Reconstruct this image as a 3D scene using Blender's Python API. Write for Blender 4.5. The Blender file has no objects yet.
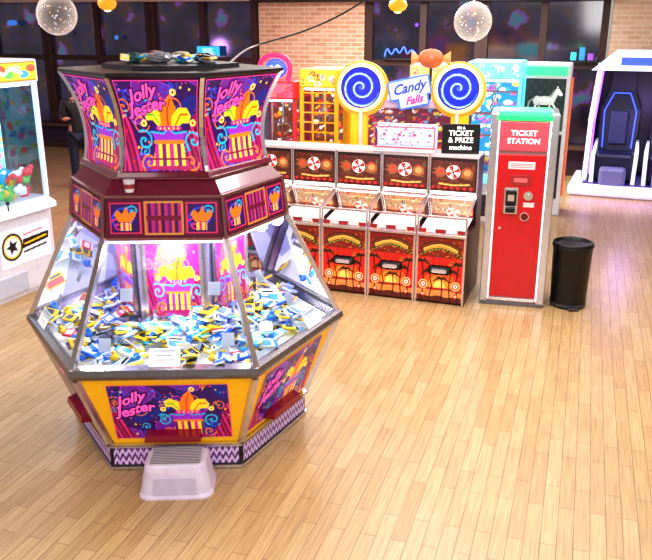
import bpy, bmesh, math, random
import numpy as np
from mathutils import Vector, Matrix, Euler
random.seed(7); np.random.seed(7)
S=bpy.context.scene
S.view_settings.view_transform='Standard'
S.view_settings.exposure=-0.05
try: S.view_settings.look='Medium High Contrast'
except Exception: pass
COL=bpy.context.scene.collection
pi=math.pi

# ------------------------------------------------------------ colour / materials
def lin(c):
    o=[]
    for v in c[:3]:
        v=v/255.0
        o.append(v/12.92 if v<=.04045 else ((v+.055)/1.055)**2.4)
    return tuple(o)
MC={}
def mat(name,c,rough=.5,metal=0,em=0,emc=None,noise=.06,scale=18,coat=0):
    if name in MC: return MC[name]
    m=bpy.data.materials.new(name); m.use_nodes=True
    nt=m.node_tree; b=nt.nodes['Principled BSDF']
    L=lin(c)
    n=nt.nodes.new('ShaderNodeTexNoise'); n.inputs['Scale'].default_value=scale
    tc=nt.nodes.new('ShaderNodeTexCoord'); nt.links.new(tc.outputs['Object'],n.inputs['Vector'])
    r=nt.nodes.new('ShaderNodeValToRGB')
    r.color_ramp.elements[0].position=.3; r.color_ramp.elements[1].position=.7
    r.color_ramp.elements[0].color=(*[x*(1-noise) for x in L],1)
    r.color_ramp.elements[1].color=(*[min(1,x*(1+noise)) for x in L],1)
    nt.links.new(n.outputs['Fac'],r.inputs['Fac']); nt.links.new(r.outputs['Color'],b.inputs['Base Color'])
    b.inputs['Roughness'].default_value=rough; b.inputs['Metallic'].default_value=metal
    b.inputs['Coat Weight'].default_value=coat
    if em>0:
        b.inputs['Emission Color'].default_value=(*lin(emc or c),1); b.inputs['Emission Strength'].default_value=em
    MC[name]=m; return m
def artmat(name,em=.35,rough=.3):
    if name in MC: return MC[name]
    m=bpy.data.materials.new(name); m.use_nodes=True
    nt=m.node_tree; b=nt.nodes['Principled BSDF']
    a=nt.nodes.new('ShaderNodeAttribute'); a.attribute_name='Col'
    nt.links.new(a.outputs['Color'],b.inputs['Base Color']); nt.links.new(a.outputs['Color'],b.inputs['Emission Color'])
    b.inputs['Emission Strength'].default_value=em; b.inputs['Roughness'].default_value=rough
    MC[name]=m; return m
def glassmat(name,tint=(235,245,250),k=1.0):
    if name in MC: return MC[name]
    m=bpy.data.materials.new(name); m.use_nodes=True
    nt=m.node_tree; nt.nodes.clear()
    o=nt.nodes.new('ShaderNodeOutputMaterial'); mx=nt.nodes.new('ShaderNodeMixShader')
    t=nt.nodes.new('ShaderNodeBsdfTransparent'); g=nt.nodes.new('ShaderNodeBsdfGlossy')
    f=nt.nodes.new('ShaderNodeLayerWeight'); f.inputs['Blend'].default_value=.25
    mu=nt.nodes.new('ShaderNodeMath'); mu.operation='MULTIPLY'; mu.inputs[1].default_value=.35*k
    t.inputs['Color'].default_value=(*lin(tint),1); g.inputs['Roughness'].default_value=.03
    nt.links.new(f.outputs['Fresnel'],mu.inputs[0]); nt.links.new(mu.outputs[0],mx.inputs[0])
    nt.links.new(t.outputs[0],mx.inputs[1]); nt.links.new(g.outputs[0],mx.inputs[2]); nt.links.new(mx.outputs[0],o.inputs[0])
    MC[name]=m; return m
ART=artmat('printed_art',.25); LIT=artmat('backlit_art',.7)
SILVER=mat('brushed_silver',(215,212,220),.18,.9)
WHITE=mat('white_plastic',(222,222,230),.35)
BLACK=mat('black_plastic',(18,17,20),.3)
DARK=mat('dark_metal',(45,42,50),.35,.5)
MAROON=mat('maroon_gloss',(104,12,52),.16,0,coat=.6)
RED=mat('red_gloss',(190,16,30),.28,.1,coat=.3)
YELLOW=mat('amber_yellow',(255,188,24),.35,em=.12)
GLASS=glassmat('clear_glass',k=1.5)
GLASS2=glassmat('pusher_glass',k=2.8)
PINKTXT=mat('pink_lettering',(255,90,190),.4,em=.6)
TXTSH=mat('violet_shadow_lettering',(40,6,80),.4)
WTXT=mat('white_lettering',(255,255,255),.4,em=.6)
NEONC=mat('cyan_neon',(60,225,255),.4,em=2.5)
NEONP=mat('pink_neon',(255,40,90),.4,em=1.4)
NEONB=mat('blue_neon',(60,80,255),.4,em=3)
NEONG=mat('green_neon',(20,240,90),.4,em=1.6)
NEONO=mat('orange_glow',(255,140,30),.4,em=1.0)

# ------------------------------------------------------------ object helpers
def root(name,label,cat,loc,rot=0,group=None):
    e=bpy.data.objects.new(name,None); COL.objects.link(e); e.empty_display_size=.1
    e.location=loc; e.rotation_euler=(0,0,math.radians(rot)); e['label']=label; e['category']=cat
    if group: e['group']=group
    return e
class B:
    def __init__(s): s.bm=bmesh.new()
    def _add(s,t,mi,M):
        for f in t.faces: f.material_index=mi
        if M: bmesh.ops.transform(t,matrix=M,verts=t.verts)
        me=bpy.data.meshes.new('t'); t.to_mesh(me); s.bm.from_mesh(me); t.free(); bpy.data.meshes.remove(me)
    def box(s,x0,x1,y0,y1,z0,z1,mi=0,bev=0,rot=None,taper=None):
        t=bmesh.new(); bmesh.ops.create_cube(t,size=1)
        c=Vector(((x0+x1)/2,(y0+y1)/2,(z0+z1)/2))
        for v in t.verts:
            k=1
            if taper and v.co.z>0: k=taper
            v.co=Vector((v.co.x*(x1-x0)*k,v.co.y*(y1-y0)*k,v.co.z*(z1-z0)))
        if bev: bmesh.ops.bevel(t,geom=t.edges[:],offset=bev,segments=2,affect='EDGES',profile=.5)
        M=Matrix.Translation(c)
        if rot: M=M@Euler(rot).to_matrix().to_4x4()
        s._add(t,mi,M); return s
    def cyl(s,c,r1,r2,h,mi=0,axis='Z',seg=28,bev=0):
        t=bmesh.new(); bmesh.ops.create_cone(t,cap_ends=True,segments=seg,radius1=r1,radius2=r2,depth=h)
        if bev:
            ed=[e for e in t.edges if abs(e.verts[0].co.z-e.verts[1].co.z)<1e-6]
            bmesh.ops.bevel(t,geom=ed,offset=bev,segments=2,affect='EDGES')
        M=Matrix.Translation(Vector(c))
        if axis=='Y': M=M@Matrix.Rotation(pi/2,4,'X')
        if axis=='X': M=M@Matrix.Rotation(pi/2,4,'Y')
        s._add(t,mi,M); return s
    def sph(s,c,r,mi=0,sc=(1,1,1),seg=16):
        t=bmesh.new(); bmesh.ops.create_uvsphere(t,u_segments=seg,v_segments=max(6,seg//2+2),radius=r)
        s._add(t,mi,Matrix.Translation(Vector(c))@Matrix.Diagonal((*sc,1))); return s
    def face(s,pts,mi=0):
        f=s.bm.faces.new([s.bm.verts.new(p) for p in pts]); f.material_index=mi; return s
    def rings(s,rs,mi=0,cap=(True,True)):
        vs=[[s.bm.verts.new(p) for p in r] for r in rs]; n=len(rs[0])
        for a,b in zip(vs,vs[1:]):
            for i in range(n):
                f=s.bm.faces.new([a[i],a[(i+1)%n],b[(i+1)%n],b[i]]); f.material_index=mi
        if cap[0]: s.bm.faces.new(vs[0][::-1]).material_index=mi
        if cap[1]: s.bm.faces.new(vs[-1]).material_index=mi
        return s
    def bar(s,p,q,w,d=None,mi=0,up=(0,0,1)):
        d=d or w; p=Vector(p);q=Vector(q); z=(q-p).normalized(); u=Vector(up)
        x=z.cross(u)
        if x.length<1e-3: x=z.cross(Vector((1,0,0)))
        x.normalize(); y=z.cross(x)
        R=[]
        for e in (p,q): R.append([e+x*w/2*a+y*d/2*b for a,b in ((-1,-1),(1,-1),(1,1),(-1,1))])
        s.rings(R,mi); return s
    def done(s,name,mats,parent=None,loc=(0,0,0),rot=(0,0,0),label=None,smooth=False):
        bmesh.ops.recalc_face_normals(s.bm,faces=s.bm.faces)
        me=bpy.data.meshes.new(name); s.bm.to_mesh(me); s.bm.free()
        for m in (mats if isinstance(mats,(list,tuple)) else [mats]): me.materials.append(m)
        if smooth:
            for p in me.polygons: p.use_smooth=True
        o=bpy.data.objects.new(name,me); COL.objects.link(o); o.location=loc; o.rotation_euler=rot
        if parent: o.parent=parent
        if label: o['label']=label
        return o
def top(o,label,cat,group=None):
    o['label']=label; o['category']=cat
    if group: o['group']=group
    return o
def curve_mesh(cu,name):
    o=bpy.data.objects.new('tmp',cu); COL.objects.link(o); bpy.context.view_layer.update()
    me=bpy.data.meshes.new_from_object(o.evaluated_get(bpy.context.evaluated_depsgraph_get()))
    bpy.data.objects.remove(o); bpy.data.curves.remove(cu); me.name=name; return me
def tube(name,pts,r,m,parent=None,smooth=True,label=None,cyc=False):
    cu=bpy.data.curves.new('c','CURVE'); cu.dimensions='3D'; cu.bevel_depth=r; cu.bevel_resolution=3; cu.use_fill_caps=True
    sp=cu.splines.new('NURBS' if smooth else 'POLY'); sp.points.add(len(pts)-1)
    for p,q in zip(sp.points,pts): p.co=(*q,1)
    if smooth: sp.order_u=3; sp.use_endpoint_u=not cyc
    sp.use_cyclic_u=cyc
    me=curve_mesh(cu,name); me.materials.clear(); me.materials.append(m)
    for p in me.polygons: p.use_smooth=True
    o=bpy.data.objects.new(name,me); COL.objects.link(o)
    if parent: o.parent=parent
    if label: o['label']=label
    return o
def text(body,size,mapf,m,parent,ext=0,off=0,shear=0,bounce=0,sp=1):
    cu=bpy.data.curves.new('t','FONT'); cu.body=body; cu.size=size; cu.align_x='CENTER'; cu.align_y='CENTER'; cu.extrude=ext; cu.offset=off; cu.shear=shear; cu.space_character=sp
    me=curve_mesh(cu,'lettering')
    for v in me.vertices: v.co=Vector(mapf(v.co.x,v.co.y+bounce*size*math.sin(v.co.x/size*3.0)))
    me.materials.clear(); me.materials.append(m)
    o=bpy.data.objects.new('lettering',me); COL.objects.link(o); o.parent=parent; return o
def front(cx,cz,y): return lambda a,b:(cx+a,y,cz+b)

# ------------------------------------------------------------ painted panels (vertex coloured grids)
class Cv:
    def __init__(s,w,h,bg,asp=None):
        s.w,s.h=w,h; s.asp=asp or w/h
        s.a=np.zeros((h+1,w+1,3)); s.a[:]=bg
        s.X,s.Y=np.meshgrid(np.linspace(0,s.asp,w+1),np.linspace(0,1,h+1))
    def m(s,mask,c): s.a[mask]=c
    def circle(s,x,y,r,c): s.m((s.X-x)**2+(s.Y-y)**2<r*r,c)
    def ell(s,x,y,rx,ry,c): s.m(((s.X-x)/rx)**2+((s.Y-y)/ry)**2<1,c)
    def ring(s,x,y,r,w,c): s.m(np.abs(np.hypot(s.X-x,s.Y-y)-r)<w/2,c)
    def rect(s,x0,y0,x1,y1,c): s.m((s.X>=x0)&(s.X<=x1)&(s.Y>=y0)&(s.Y<=y1),c)
    def line(s,pts,w,c):
        for (x0,y0),(x1,y1) in zip(pts,pts[1:]):
            dx,dy=x1-x0,y1-y0; L=dx*dx+dy*dy+1e-9
            t=np.clip(((s.X-x0)*dx+(s.Y-y0)*dy)/L,0,1)
            s.m(np.hypot(s.X-x0-t*dx,s.Y-y0-t*dy)<w/2,c)
    def mask(s,pts):
        r=np.zeros(s.X.shape,bool); n=len(pts)
        for i in range(n):
            (x0,y0),(x1,y1)=pts[i],pts[(i+1)%n]
            if y0==y1: continue
            c=((y0>s.Y)!=(y1>s.Y))&(s.X<(x1-x0)*(s.Y-y0)/(y1-y0)+x0); r^=c
        return r
    def poly(s,pts,c): s.m(s.mask(pts),c)
    def spoly(s,pts,cols,per,sl=0):
        k=s.mask(pts); i=np.floor((s.X+sl*s.Y)/per).astype(int)%len(cols)
        for j,c in enumerate(cols): s.m(k&(i==j),c)
    def swirl(s,x,y,r,w,c,turns=1.6,ph=0):
        p=[]
        for i in range(26):
            t=i/25; a=ph+t*turns*2*pi; p.append((x+r*t*math.cos(a),y+r*t*math.sin(a)))
        s.line(p,w,c)
def panel(name,cv,mapf,parent,m=None,label=None):
    ny,nx=cv.a.shape[0]-1,cv.a.shape[1]-1
    vs=[tuple(mapf(i/nx,j/ny)) for j in range(ny+1) for i in range(nx+1)]
    fs=[(j*(nx+1)+i,j*(nx+1)+i+1,(j+1)*(nx+1)+i+1,(j+1)*(nx+1)+i) for j in range(ny) for i in range(nx)]
    me=bpy.data.meshes.new(name); me.from_pydata(vs,[],fs)
    at=me.color_attributes.new('Col','FLOAT_COLOR','POINT')
    a=cv.a.reshape(-1,3)/255.0; a=np.where(a<=.04045,a/12.92,((a+.055)/1.055)**2.4)
    at.data.foreach_set('color',np.concatenate([a,np.ones((len(a),1))],1).astype(np.float32).ravel())
    me.materials.append(m or ART)
    o=bpy.data.objects.new(name,me); COL.objects.link(o); o.parent=parent
    if label: o['label']=label
    return o
def fpanel(x0,x1,z0,z1,y,y1=None):
    y1=y if y1 is None else y1
    return lambda u,v:(x0+(x1-x0)*u,y+(y1-y)*v,z0+(z1-z0)*v)

MG=(226,30,150);CY=(40,180,225);OR=(245,125,25);YL=(255,215,40);PU=(110,30,150);DP=(52,14,92);BL=(40,70,215);PK=(255,90,190);RD=(215,25,45);GR=(70,170,60)
def circus(w,h,asp,dense=1,cx=None,sc=1.0,bg=None,bg2=None,curtain=True):
    c=Cv(w,h,bg or DP,asp); rnd=random.Random(3)
    f=np.sin(c.X*7+np.sin(c.Y*6)*1.5)+np.cos(c.Y*9-c.X*3)
    c.m(f>.5,bg2 or PU)
    if not bg: c.m(f<-.9,(30,34,130)); c.m(np.abs(f-.5)<.05,(170,60,200))
    if curtain:
        for s_ in(0,1):
            e=(lambda t:t) if s_==0 else (lambda t:asp-t)
            c.spoly([(e(0),0),(e(.30*min(asp,1.1)),0),(e(.16),.30),(e(.10),.55),(e(0),.7)],[(170,14,80),(110,8,70),(215,40,120),(90,8,70)],.035,.3)
    for i in range(int(20*asp*dense)):
        x,y=rnd.random()*asp,rnd.random(); col=rnd.choice([CY,MG,OR,BL,(150,60,220),(30,130,190),BL])
        c.swirl(x,y,.05+.07*rnd.random(),.013,col,1.5,rnd.random()*6)
    for i in range(int(44*asp*dense)): c.circle(rnd.random()*asp,rnd.random(),.006+.010*rnd.random(),rnd.choice([YL,PK,CY,OR,RD]))
    x=cx if cx else asp*.56
    def q(l): return [(x+a*sc,b*sc+(1-sc)*.3) for a,b in l]
    for s_ in(-1,1):
        c.swirl(x+s_*.36*sc,.35,.12,.022,CY,1.5,s_); c.swirl(x+s_*.30*sc,.12,.10,.02,OR,1.5,2+s_)
    c.spoly(q([(-.26,.02),(.26,.02),(.20,.34),(-.20,.34)]),[MG,YL,(120,20,120),YL],.05)
    c.line(q([(-.27,.04),(.27,.04)]),.045,(170,20,90)); c.line(q([(-.28,.14),(.28,.14)]),.02,(120,10,60))
    c.line(q([(-.21,.34),(.21,.34)]),.035,OR)
    c.poly(q([(-.20,.36),(.20,.36),(.26,.46),(.08,.44),(0,.50),(-.08,.44),(-.26,.46)]),(150,50,200))
    c.line(q([(-.26,.46),(-.08,.44),(0,.5),(.08,.44),(.26,.46)]),.02,CY)
    c.poly(q([(-.13,.50),(-.22,.60),(-.31,.60),(-.33,.70),(-.24,.76),(-.12,.70),(-.02,.60),(.0,.50)]),YL)
    c.poly(q([(-.10,.50),(-.11,.66),(-.03,.82),(.06,.90),(.10,.80),(.14,.66),(.12,.50)]),OR)
    c.poly(q([(.04,.50),(.06,.64),(.16,.74),(.28,.74),(.34,.64),(.30,.56),(.20,.56),(.15,.50)]),YL)
    c.line(q([(-.10,.52),(-.20,.66),(-.29,.66)]),.018,GR); c.line(q([(.11,.54),(.19,.66),(.29,.66)]),.018,(200,90,10)); c.line(q([(0,.52),(0,.70),(.05,.84)]),.018,RD)
    for a,b in((-.35,.56),(.10,.92),(.36,.56)):
        p=q([(a,b)])[0]; c.circle(p[0],p[1],.042*sc,(255,238,110)); c.circle(p[0],p[1],.018*sc,RD)
    c.line(q([(-.15,.50),(.17,.50)]),.05*sc,MG)
    for i in range(5):
        p=q([(-.12+.065*i,.50)])[0]; c.circle(p[0],p[1],.013,YL)
    c.line([(0,0),(asp,0),(asp,1),(0,1),(0,0)],.014,(230,60,150))
    return c

# ------------------------------------------------------------ ROOM (aligned -18 deg)
RA=math.radians(-18)
def RW(X,Y,z=0): return (X*math.cos(RA)-Y*math.sin(RA), X*math.sin(RA)+Y*math.cos(RA), z)
def struct(o): o['kind']='structure'; return o
def floor_mat():
    m=bpy.data.materials.new('oak_plank_floor'); m.use_nodes=True; nt=m.node_tree; N=nt.nodes; K=nt.links
    b=N['Principled BSDF']; tc=N.new('ShaderNodeTexCoord')
    rt=N.new('ShaderNodeMapping'); rt.inputs['Rotation'].default_value=(0,0,math.radians(90)); K.new(tc.outputs['Object'],rt.inputs['Vector'])
    br=N.new('ShaderNodeTexBrick'); br.inputs['Scale'].default_value=1
    br.inputs['Brick Width'].default_value=.58; br.inputs['Row Height'].default_value=.085
    br.inputs['Mortar Size'].default_value=.0020; br.inputs['Mortar Smooth'].default_value=.3; br.inputs['Bias'].default_value=0
    br.offset=.37; br.inputs['Color1'].default_value=(*lin((202,172,130)),1); br.inputs['Color2'].default_value=(*lin((186,153,109)),1)
    br.inputs['Mortar'].default_value=(*lin((120,88,56)),1)
    K.new(rt.outputs[0],br.inputs['Vector'])
    mp=N.new('ShaderNodeMapping'); mp.inputs['Scale'].default_value=(2.6,60,1); K.new(rt.outputs[0],mp.inputs['Vector'])
    no=N.new('ShaderNodeTexNoise'); no.inputs['Scale'].default_value=1.3; no.inputs['Detail'].default_value=6; K.new(mp.outputs[0],no.inputs['Vector'])
    rp=N.new('ShaderNodeValToRGB'); rp.color_ramp.elements[0].position=.32; rp.color_ramp.elements[1].position=.68
    rp.color_ramp.elements[0].color=(.74,.70,.64,1); rp.color_ramp.elements[1].color=(1.06,1.05,1.04,1)
    K.new(no.outputs['Fac'],rp.inputs['Fac'])
    mx=N.new('ShaderNodeMix'); mx.data_type='RGBA'; mx.blend_type='MULTIPLY'; mx.inputs[0].default_value=1
    K.new(br.outputs['Color'],mx.inputs[6]); K.new(rp.outputs['Color'],mx.inputs[7]); K.new(mx.outputs[2],b.inputs['Base Color'])
    b.inputs['Roughness'].default_value=.33; b.inputs['Coat Weight'].default_value=.0; b.inputs['Specular IOR Level'].default_value=.6
    bp=N.new('ShaderNodeBump'); bp.inputs['Strength'].default_value=.15; bp.inputs['Distance'].default_value=.01
    K.new(br.outputs['Fac'],bp.inputs['Height']); bp.invert=True; K.new(bp.outputs[0],b.inputs['Normal'])
    return m
def brick_mat(name,c1,c2,c3):
    m=bpy.data.materials.new(name); m.use_nodes=True; nt=m.node_tree; N=nt.nodes; K=nt.links
    b=N['Principled BSDF']; tc=N.new('ShaderNodeTexCoord'); sx=N.new('ShaderNodeSeparateXYZ'); cx=N.new('ShaderNodeCombineXYZ')
    K.new(tc.outputs['Object'],sx.inputs[0]); K.new(sx.outputs['X'],cx.inputs['X']); K.new(sx.outputs['Z'],cx.inputs['Y'])
    br=N.new('ShaderNodeTexBrick'); br.inputs['Scale'].default_value=1; br.inputs['Brick Width'].default_value=.23; br.inputs['Row Height'].default_value=.078
    br.inputs['Mortar Size'].default_value=.009
    br.inputs['Color1'].default_value=(*lin(c1),1); br.inputs['Color2'].default_value=(*lin(c2),1); br.inputs['Mortar'].default_value=(*lin(c3),1)
    K.new(cx.outputs[0],br.inputs['Vector']); K.new(br.outputs['Color'],b.inputs['Base Color']); b.inputs['Roughness'].default_value=.85
    return m
fl=B().box(-16,14,-3,17,-.1,0).done('floor',floor_mat(),rot=(0,0,RA)); struct(fl)
ce=B().box(-16,14,-3,17,3.4,3.5).done('ceiling',mat('ceiling_paint',(205,196,186),.9),rot=(0,0,RA)); struct(ce)
BR=brick_mat('pale_brick',(222,176,150),(200,150,122),(226,206,190)); BR2=brick_mat('cream_brick',(232,202,172),(218,182,152),(234,214,196)); WY=14.6
SILL=.55
wb=B()
wb.box(-15,8,WY,WY+.2,0,SILL,1)
wb.box(-6.1,-4.0,WY,WY+.2,SILL,3.4,0); wb.box(.3,8,WY,WY+.2,SILL,3.4,2)
wb.box(-15,-6.1,WY,WY+.2,3.12,3.4,1); wb.box(-4.0,.3,WY,WY+.2,3.12,3.4,1)
struct(wb.done('wall_back',[BR,mat('dark_violet_dado',(60,34,60),.6),BR2],rot=(0,0,RA)))
def pane_mat():
    m=mat('night_window_glass',(12,8,18),.09)
    nt=m.node_tree; b=nt.nodes['Principled BSDF']; b.inputs['Specular IOR Level'].default_value=.9
    tc=nt.nodes.new('ShaderNodeTexCoord'); n=nt.nodes.new('ShaderNodeTexNoise'); n.inputs['Scale'].default_value=1.7; n.inputs['Detail'].default_value=3
    nt.links.new(tc.outputs['Object'],n.inputs['Vector'])
    r=nt.nodes.new('ShaderNodeValToRGB'); e=r.color_ramp.elements
    e[0].position=.40; e[0].color=(.008,.005,.014,1); e[1].position=.60; e[1].color=(.040,.016,.010,1)
    for p,c in((.50,(.016,.010,.040,1)),(.64,(.12,.035,.20,1)),(.70,(.03,.12,.16,1))):
        x=e.new(p); x.color=c
    nt.links.new(n.outputs['Fac'],r.inputs['Fac']); nt.links.new(r.outputs['Color'],b.inputs['Emission Color']); b.inputs['Emission Strength'].default_value=1.0  # emission blotches stand in for coloured lights reflected in the panes
    return m
PANE=pane_mat(); FRM=mat('brown_window_frame',(60,34,28),.5)
def window(n,x0,x1,nm):
    b=B(); b.box(x0,x1,WY+.06,WY+.1,SILL,3.12,1)
    k=(x1-x0)/nm
    for i in range(nm+1): b.box(x0+i*k-.06,x0+i*k+.06,WY-.03,WY+.12,SILL,3.12,0)
    b.box(x0,x1,WY-.04,WY+.1,3.0,3.12,0); b.box(x0,x1,WY-.04,WY+.1,1.86,1.96,0)
    struct(b.done('window_%d'%n,[FRM,PANE],rot=(0,0,RA)))
window(1,-13.6,-11.0,2); window(2,-10.9,-8.5,2); window(3,-8.4,-6.2,2); window(4,-3.9,-1.9,2); window(5,-1.8,.2,2)
struct(B().box(-15,8,WY-.22,WY-.04,SILL-.06,SILL).done('trim_1',mat('sill_wood',(96,62,48),.5),rot=(0,0,RA)))
struct(B().box(-15,8,WY-.02,WY,0,.12).done('baseboard_back',mat('dark_skirting',(60,40,36),.5),rot=(0,0,RA)))
struct(B().box(-13.7,-6.15,WY-.5,WY-.04,3.0,3.14).done('trim_2',mat('cream_beam',(196,180,160),.6),rot=(0,0,RA)))
struct(B().box(-6.2,.3,WY-.3,WY-.04,2.97,3.1).done('trim_3',mat('dark_beam',(44,28,26),.6),rot=(0,0,RA)))

# ------------------------------------------------------------ HEX COIN PUSHER
HX=root('coin_pusher_machine','large six-sided purple and yellow circus-themed coin pusher with sloped glass','arcade machine',(-.95,4.94,0),2)
def nrm(k):
    a=math.radians(-90+60*k); return math.cos(a),math.sin(a)
def FP(k,x,a,z):
    c,s_=nrm(k); return (c*a-s_*x, s_*a+c*x, z)
def hexr(R,z): return [(R*math.cos(math.radians(-120+60*i)),R*math.sin(math.radians(-120+60*i)),z) for i in range(6)]
C30=math.cos(pi/6)
def chev():
    c=Cv(150,16,(200,176,218),9.4)
    z=np.abs(((c.X*2.2)%1)-.5)*1.0
    c.m(((c.Y*1.6+z*1.1)%.8)<.4,(84,34,100))
    return c
B().rings([hexr(.78,0),hexr(.80,.03),hexr(.80,.165),hexr(.83,.175)]).done('plinth',DARK,HX)
CH=chev()
for k in range(6):
    panel('chevron_kickboard',CH,lambda u,v,k=k:FP(k,(u-.5)*.77,.80*C30+.004,.035+.12*v),HX)
for k in range(6):
    B().bar(hexr(.805,.015)[k],hexr(.805,.015)[(k+1)%6],.02,.02).bar(hexr(.815,.172)[k],hexr(.815,.172)[(k+1)%6],.02,.02).done('plinth_trim',SILVER,HX)
B().rings([hexr(.79,.175),hexr(1.01,.70)]).done('lower_cabinet',YELLOW,HX)
for k in range(6): B().bar(hexr(.80,.175)[k],hexr(1.02,.70)[k],.035,.035).done('corner_trim',SILVER,HX)
B().rings([hexr(1.0,.695),hexr(1.05,.71),hexr(1.07,.74),hexr(1.06,.775),hexr(1.0,.785)],0,(True,False)).rings([hexr(1.0,.785),hexr(.97,.75)],0,(False,False)).done('glass_rim',[mat('pewter_trim',(140,134,136),.22,.85)],HX)
CA=circus(170,86,1.75,cx=1.12)
def lowmap(k,off=.006):
    def f(u,v):
        z=.225+.43*v; R=.79+(z-.175)/.525*.22
        return FP(k,(u-.5)*.70,R*C30+off,z)
    return f
for k in range(6):
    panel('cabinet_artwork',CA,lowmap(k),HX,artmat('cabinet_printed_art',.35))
    if k in(0,1,5):
        for t,yy,xx,sz in(('Jolly',.125,-.22,.112),('Jester',.03,-.205,.112)):
            for m_,o_,d_ in((TXTSH,.012,.009),(PINKTXT,.003,.012)):
                def f(a,b_,k=k,yy=yy,xx=xx,d_=d_):
                    z=.44+(b_+yy)*.92+a*.15; R=.79+(z-.175)/.525*.22
                    return FP(k,a*.86+xx,R*C30+d_,z)
                text(t,sz,f,m_,HX,off=o_,shear=.15,bounce=.10)
for k in range(6):
    b=B()
    A=[FP(k,-.17,.70,.235),FP(k,.17,.70,.235),FP(k,.17,.80,.245),FP(k,-.17,.80,.245)]
    T=[FP(k,-.17,.70,.305),FP(k,.17,.70,.305),FP(k,.16,.795,.285),FP(k,-.16,.795,.285)]
    b.rings([A,T]); b.done('prize_chute',mat('chute_maroon',(140,12,46),.25,coat=.4),HX)
# deck
DECK=mat('self_glow_playfield',(236,236,242),.25,em=.3)  # deck glows by itself to brighten the pusher interior
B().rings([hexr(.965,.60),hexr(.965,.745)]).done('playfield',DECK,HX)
B().rings([hexr(.68,.745),hexr(.68,.83)]).done('pusher_shelf',mat('pusher_steel',(225,226,234),.25,.2,em=.15),HX)
B().rings([hexr(.43,.82),hexr(.43,1.44)]).done('centre_column',mat('column_mirror',(190,176,206),.12,.7,em=.04),HX)
B().rings([hexr(.67,1.425),hexr(.67,1.44)]).done('light_ring',mat('light_ring_white',(240,240,255),.4,em=1.6),HX)
CC=circus(80,90,.9,dense=1.0,sc=.9,bg=(170,36,120),bg2=(226,100,70))
for k in range(6):
    panel('column_artwork',CC,lambda u,v,k=k:FP(k,(u-.5)*.33,.43*C30+.012,.90+.46*v),HX,artmat('column_backlit',.45))
    b=B()
    for s_ in(-1,1): b.bar(FP(k,s_*.172,.385,.86),FP(k,s_*.172,.385,1.38),.014,.02)
    b.bar(FP(k,-.20,.39,.87),FP(k,.20,.39,.87),.022,.022); b.bar(FP(k,-.20,.39,1.38),FP(k,.20,.39,1.38),.022,.022); b.done('column_frame',SILVER,HX)
    for s_ in(-1,1): B().bar(FP(k,s_*.11,.47,.83),FP(k,s_*.11,.47,.98),.04,.02).done('prize_clip',SILVER,HX)
    b=B(); b.bar(FP(k,-.32,.60,.84),FP(k,.32,.60,.84),.03,.03); b.done('pusher_edge',SILVER,HX)
    p=hexr(.44,.83)[k]; q=hexr(.84,.80)[k]; r_=hexr(.66,1.42)[k]; s2=hexr(.44,1.42)[k]
    B().face([p,q,r_,s2]).done('bay_divider',glassmat('mirrored_acrylic',(196,192,220),3.2),HX)
for k in range(6):
    g=B(); a0,a1=1.02*C30,.68*C30
    g.face([FP(k,-.5,a0,.78),FP(k,.5,a0,.78),FP(k,.34,a1,1.455),FP(k,-.34,a1,1.455)]); g.done('sloped_glass',GLASS2,HX)
for k in range(6): B().bar(hexr(1.035,.77)[k],hexr(.69,1.46)[k],.034,.03).done('glass_frame',SILVER,HX)
# band
B().rings([hexr(.675,1.44),hexr(.695,1.455),hexr(.665,1.70),hexr(.655,1.715),hexr(.57,1.80)]).done('header_band',MAROON,HX)
def bandcv():
    c=Cv(160,54,(84,10,52),3.0)
    c.spoly([(1.0,.06),(2.0,.06),(2.0,.94),(1.0,.94)],[(60,12,80),(180,34,120),(104,22,110),(205,76,70)],.09)
    c.line([(1,.06),(2,.06),(2,.94),(1,.94),(1,.06)],.05,(200,140,60)); c.rect(1.05,.44,1.95,.56,(110,14,50))
    for x in(.48,2.52):
        c.rect(x-.4,.08,x+.4,.92,DP); c.swirl(x,.5,.36,.05,BL,1.6); c.swirl(x-.2,.3,.2,.04,MG,1.4); c.swirl(x+.2,.7,.15,.04,CY,1.4)
        c.poly([(x-.18,.40),(x-.30,.60),(x-.20,.74),(x-.08,.62),(x+.03,.84),(x+.10,.62),(x+.26,.72),(x+.28,.56),(x+.16,.40)],OR); c.rect(x-.14,.16,x+.14,.38,YL); c.rect(x-.07,.16,x+.0,.38,MG); c.rect(x+.07,.16,x+.11,.38,MG)
        c.line([(x-.4,.08),(x+.4,.08),(x+.4,.92),(x-.4,.92),(x-.4,.08)],.045,(215,50,90))
    return c
BC=bandcv()
for k in range(6):
    def f(u,v,k=k):
        z=1.475+.205*v; R=.695-(z-1.455)/.245*.03
        return FP(k,(u-.5)*.64,R*C30+.005,z)
    panel('header_artwork',BC,f,HX)
    b=B()
    for R,z in((.698,1.458),(.669,1.70),(.59,1.795)): b.bar(hexr(R,z)[k],hexr(R,z)[(k+1)%6],.014,.014)
    b.bar(hexr(.70,1.455)[k],hexr(.67,1.70)[k],.02,.02); b.done('header_trim',mat('bronze_trim',(170,120,118),.25,.85),HX)
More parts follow.
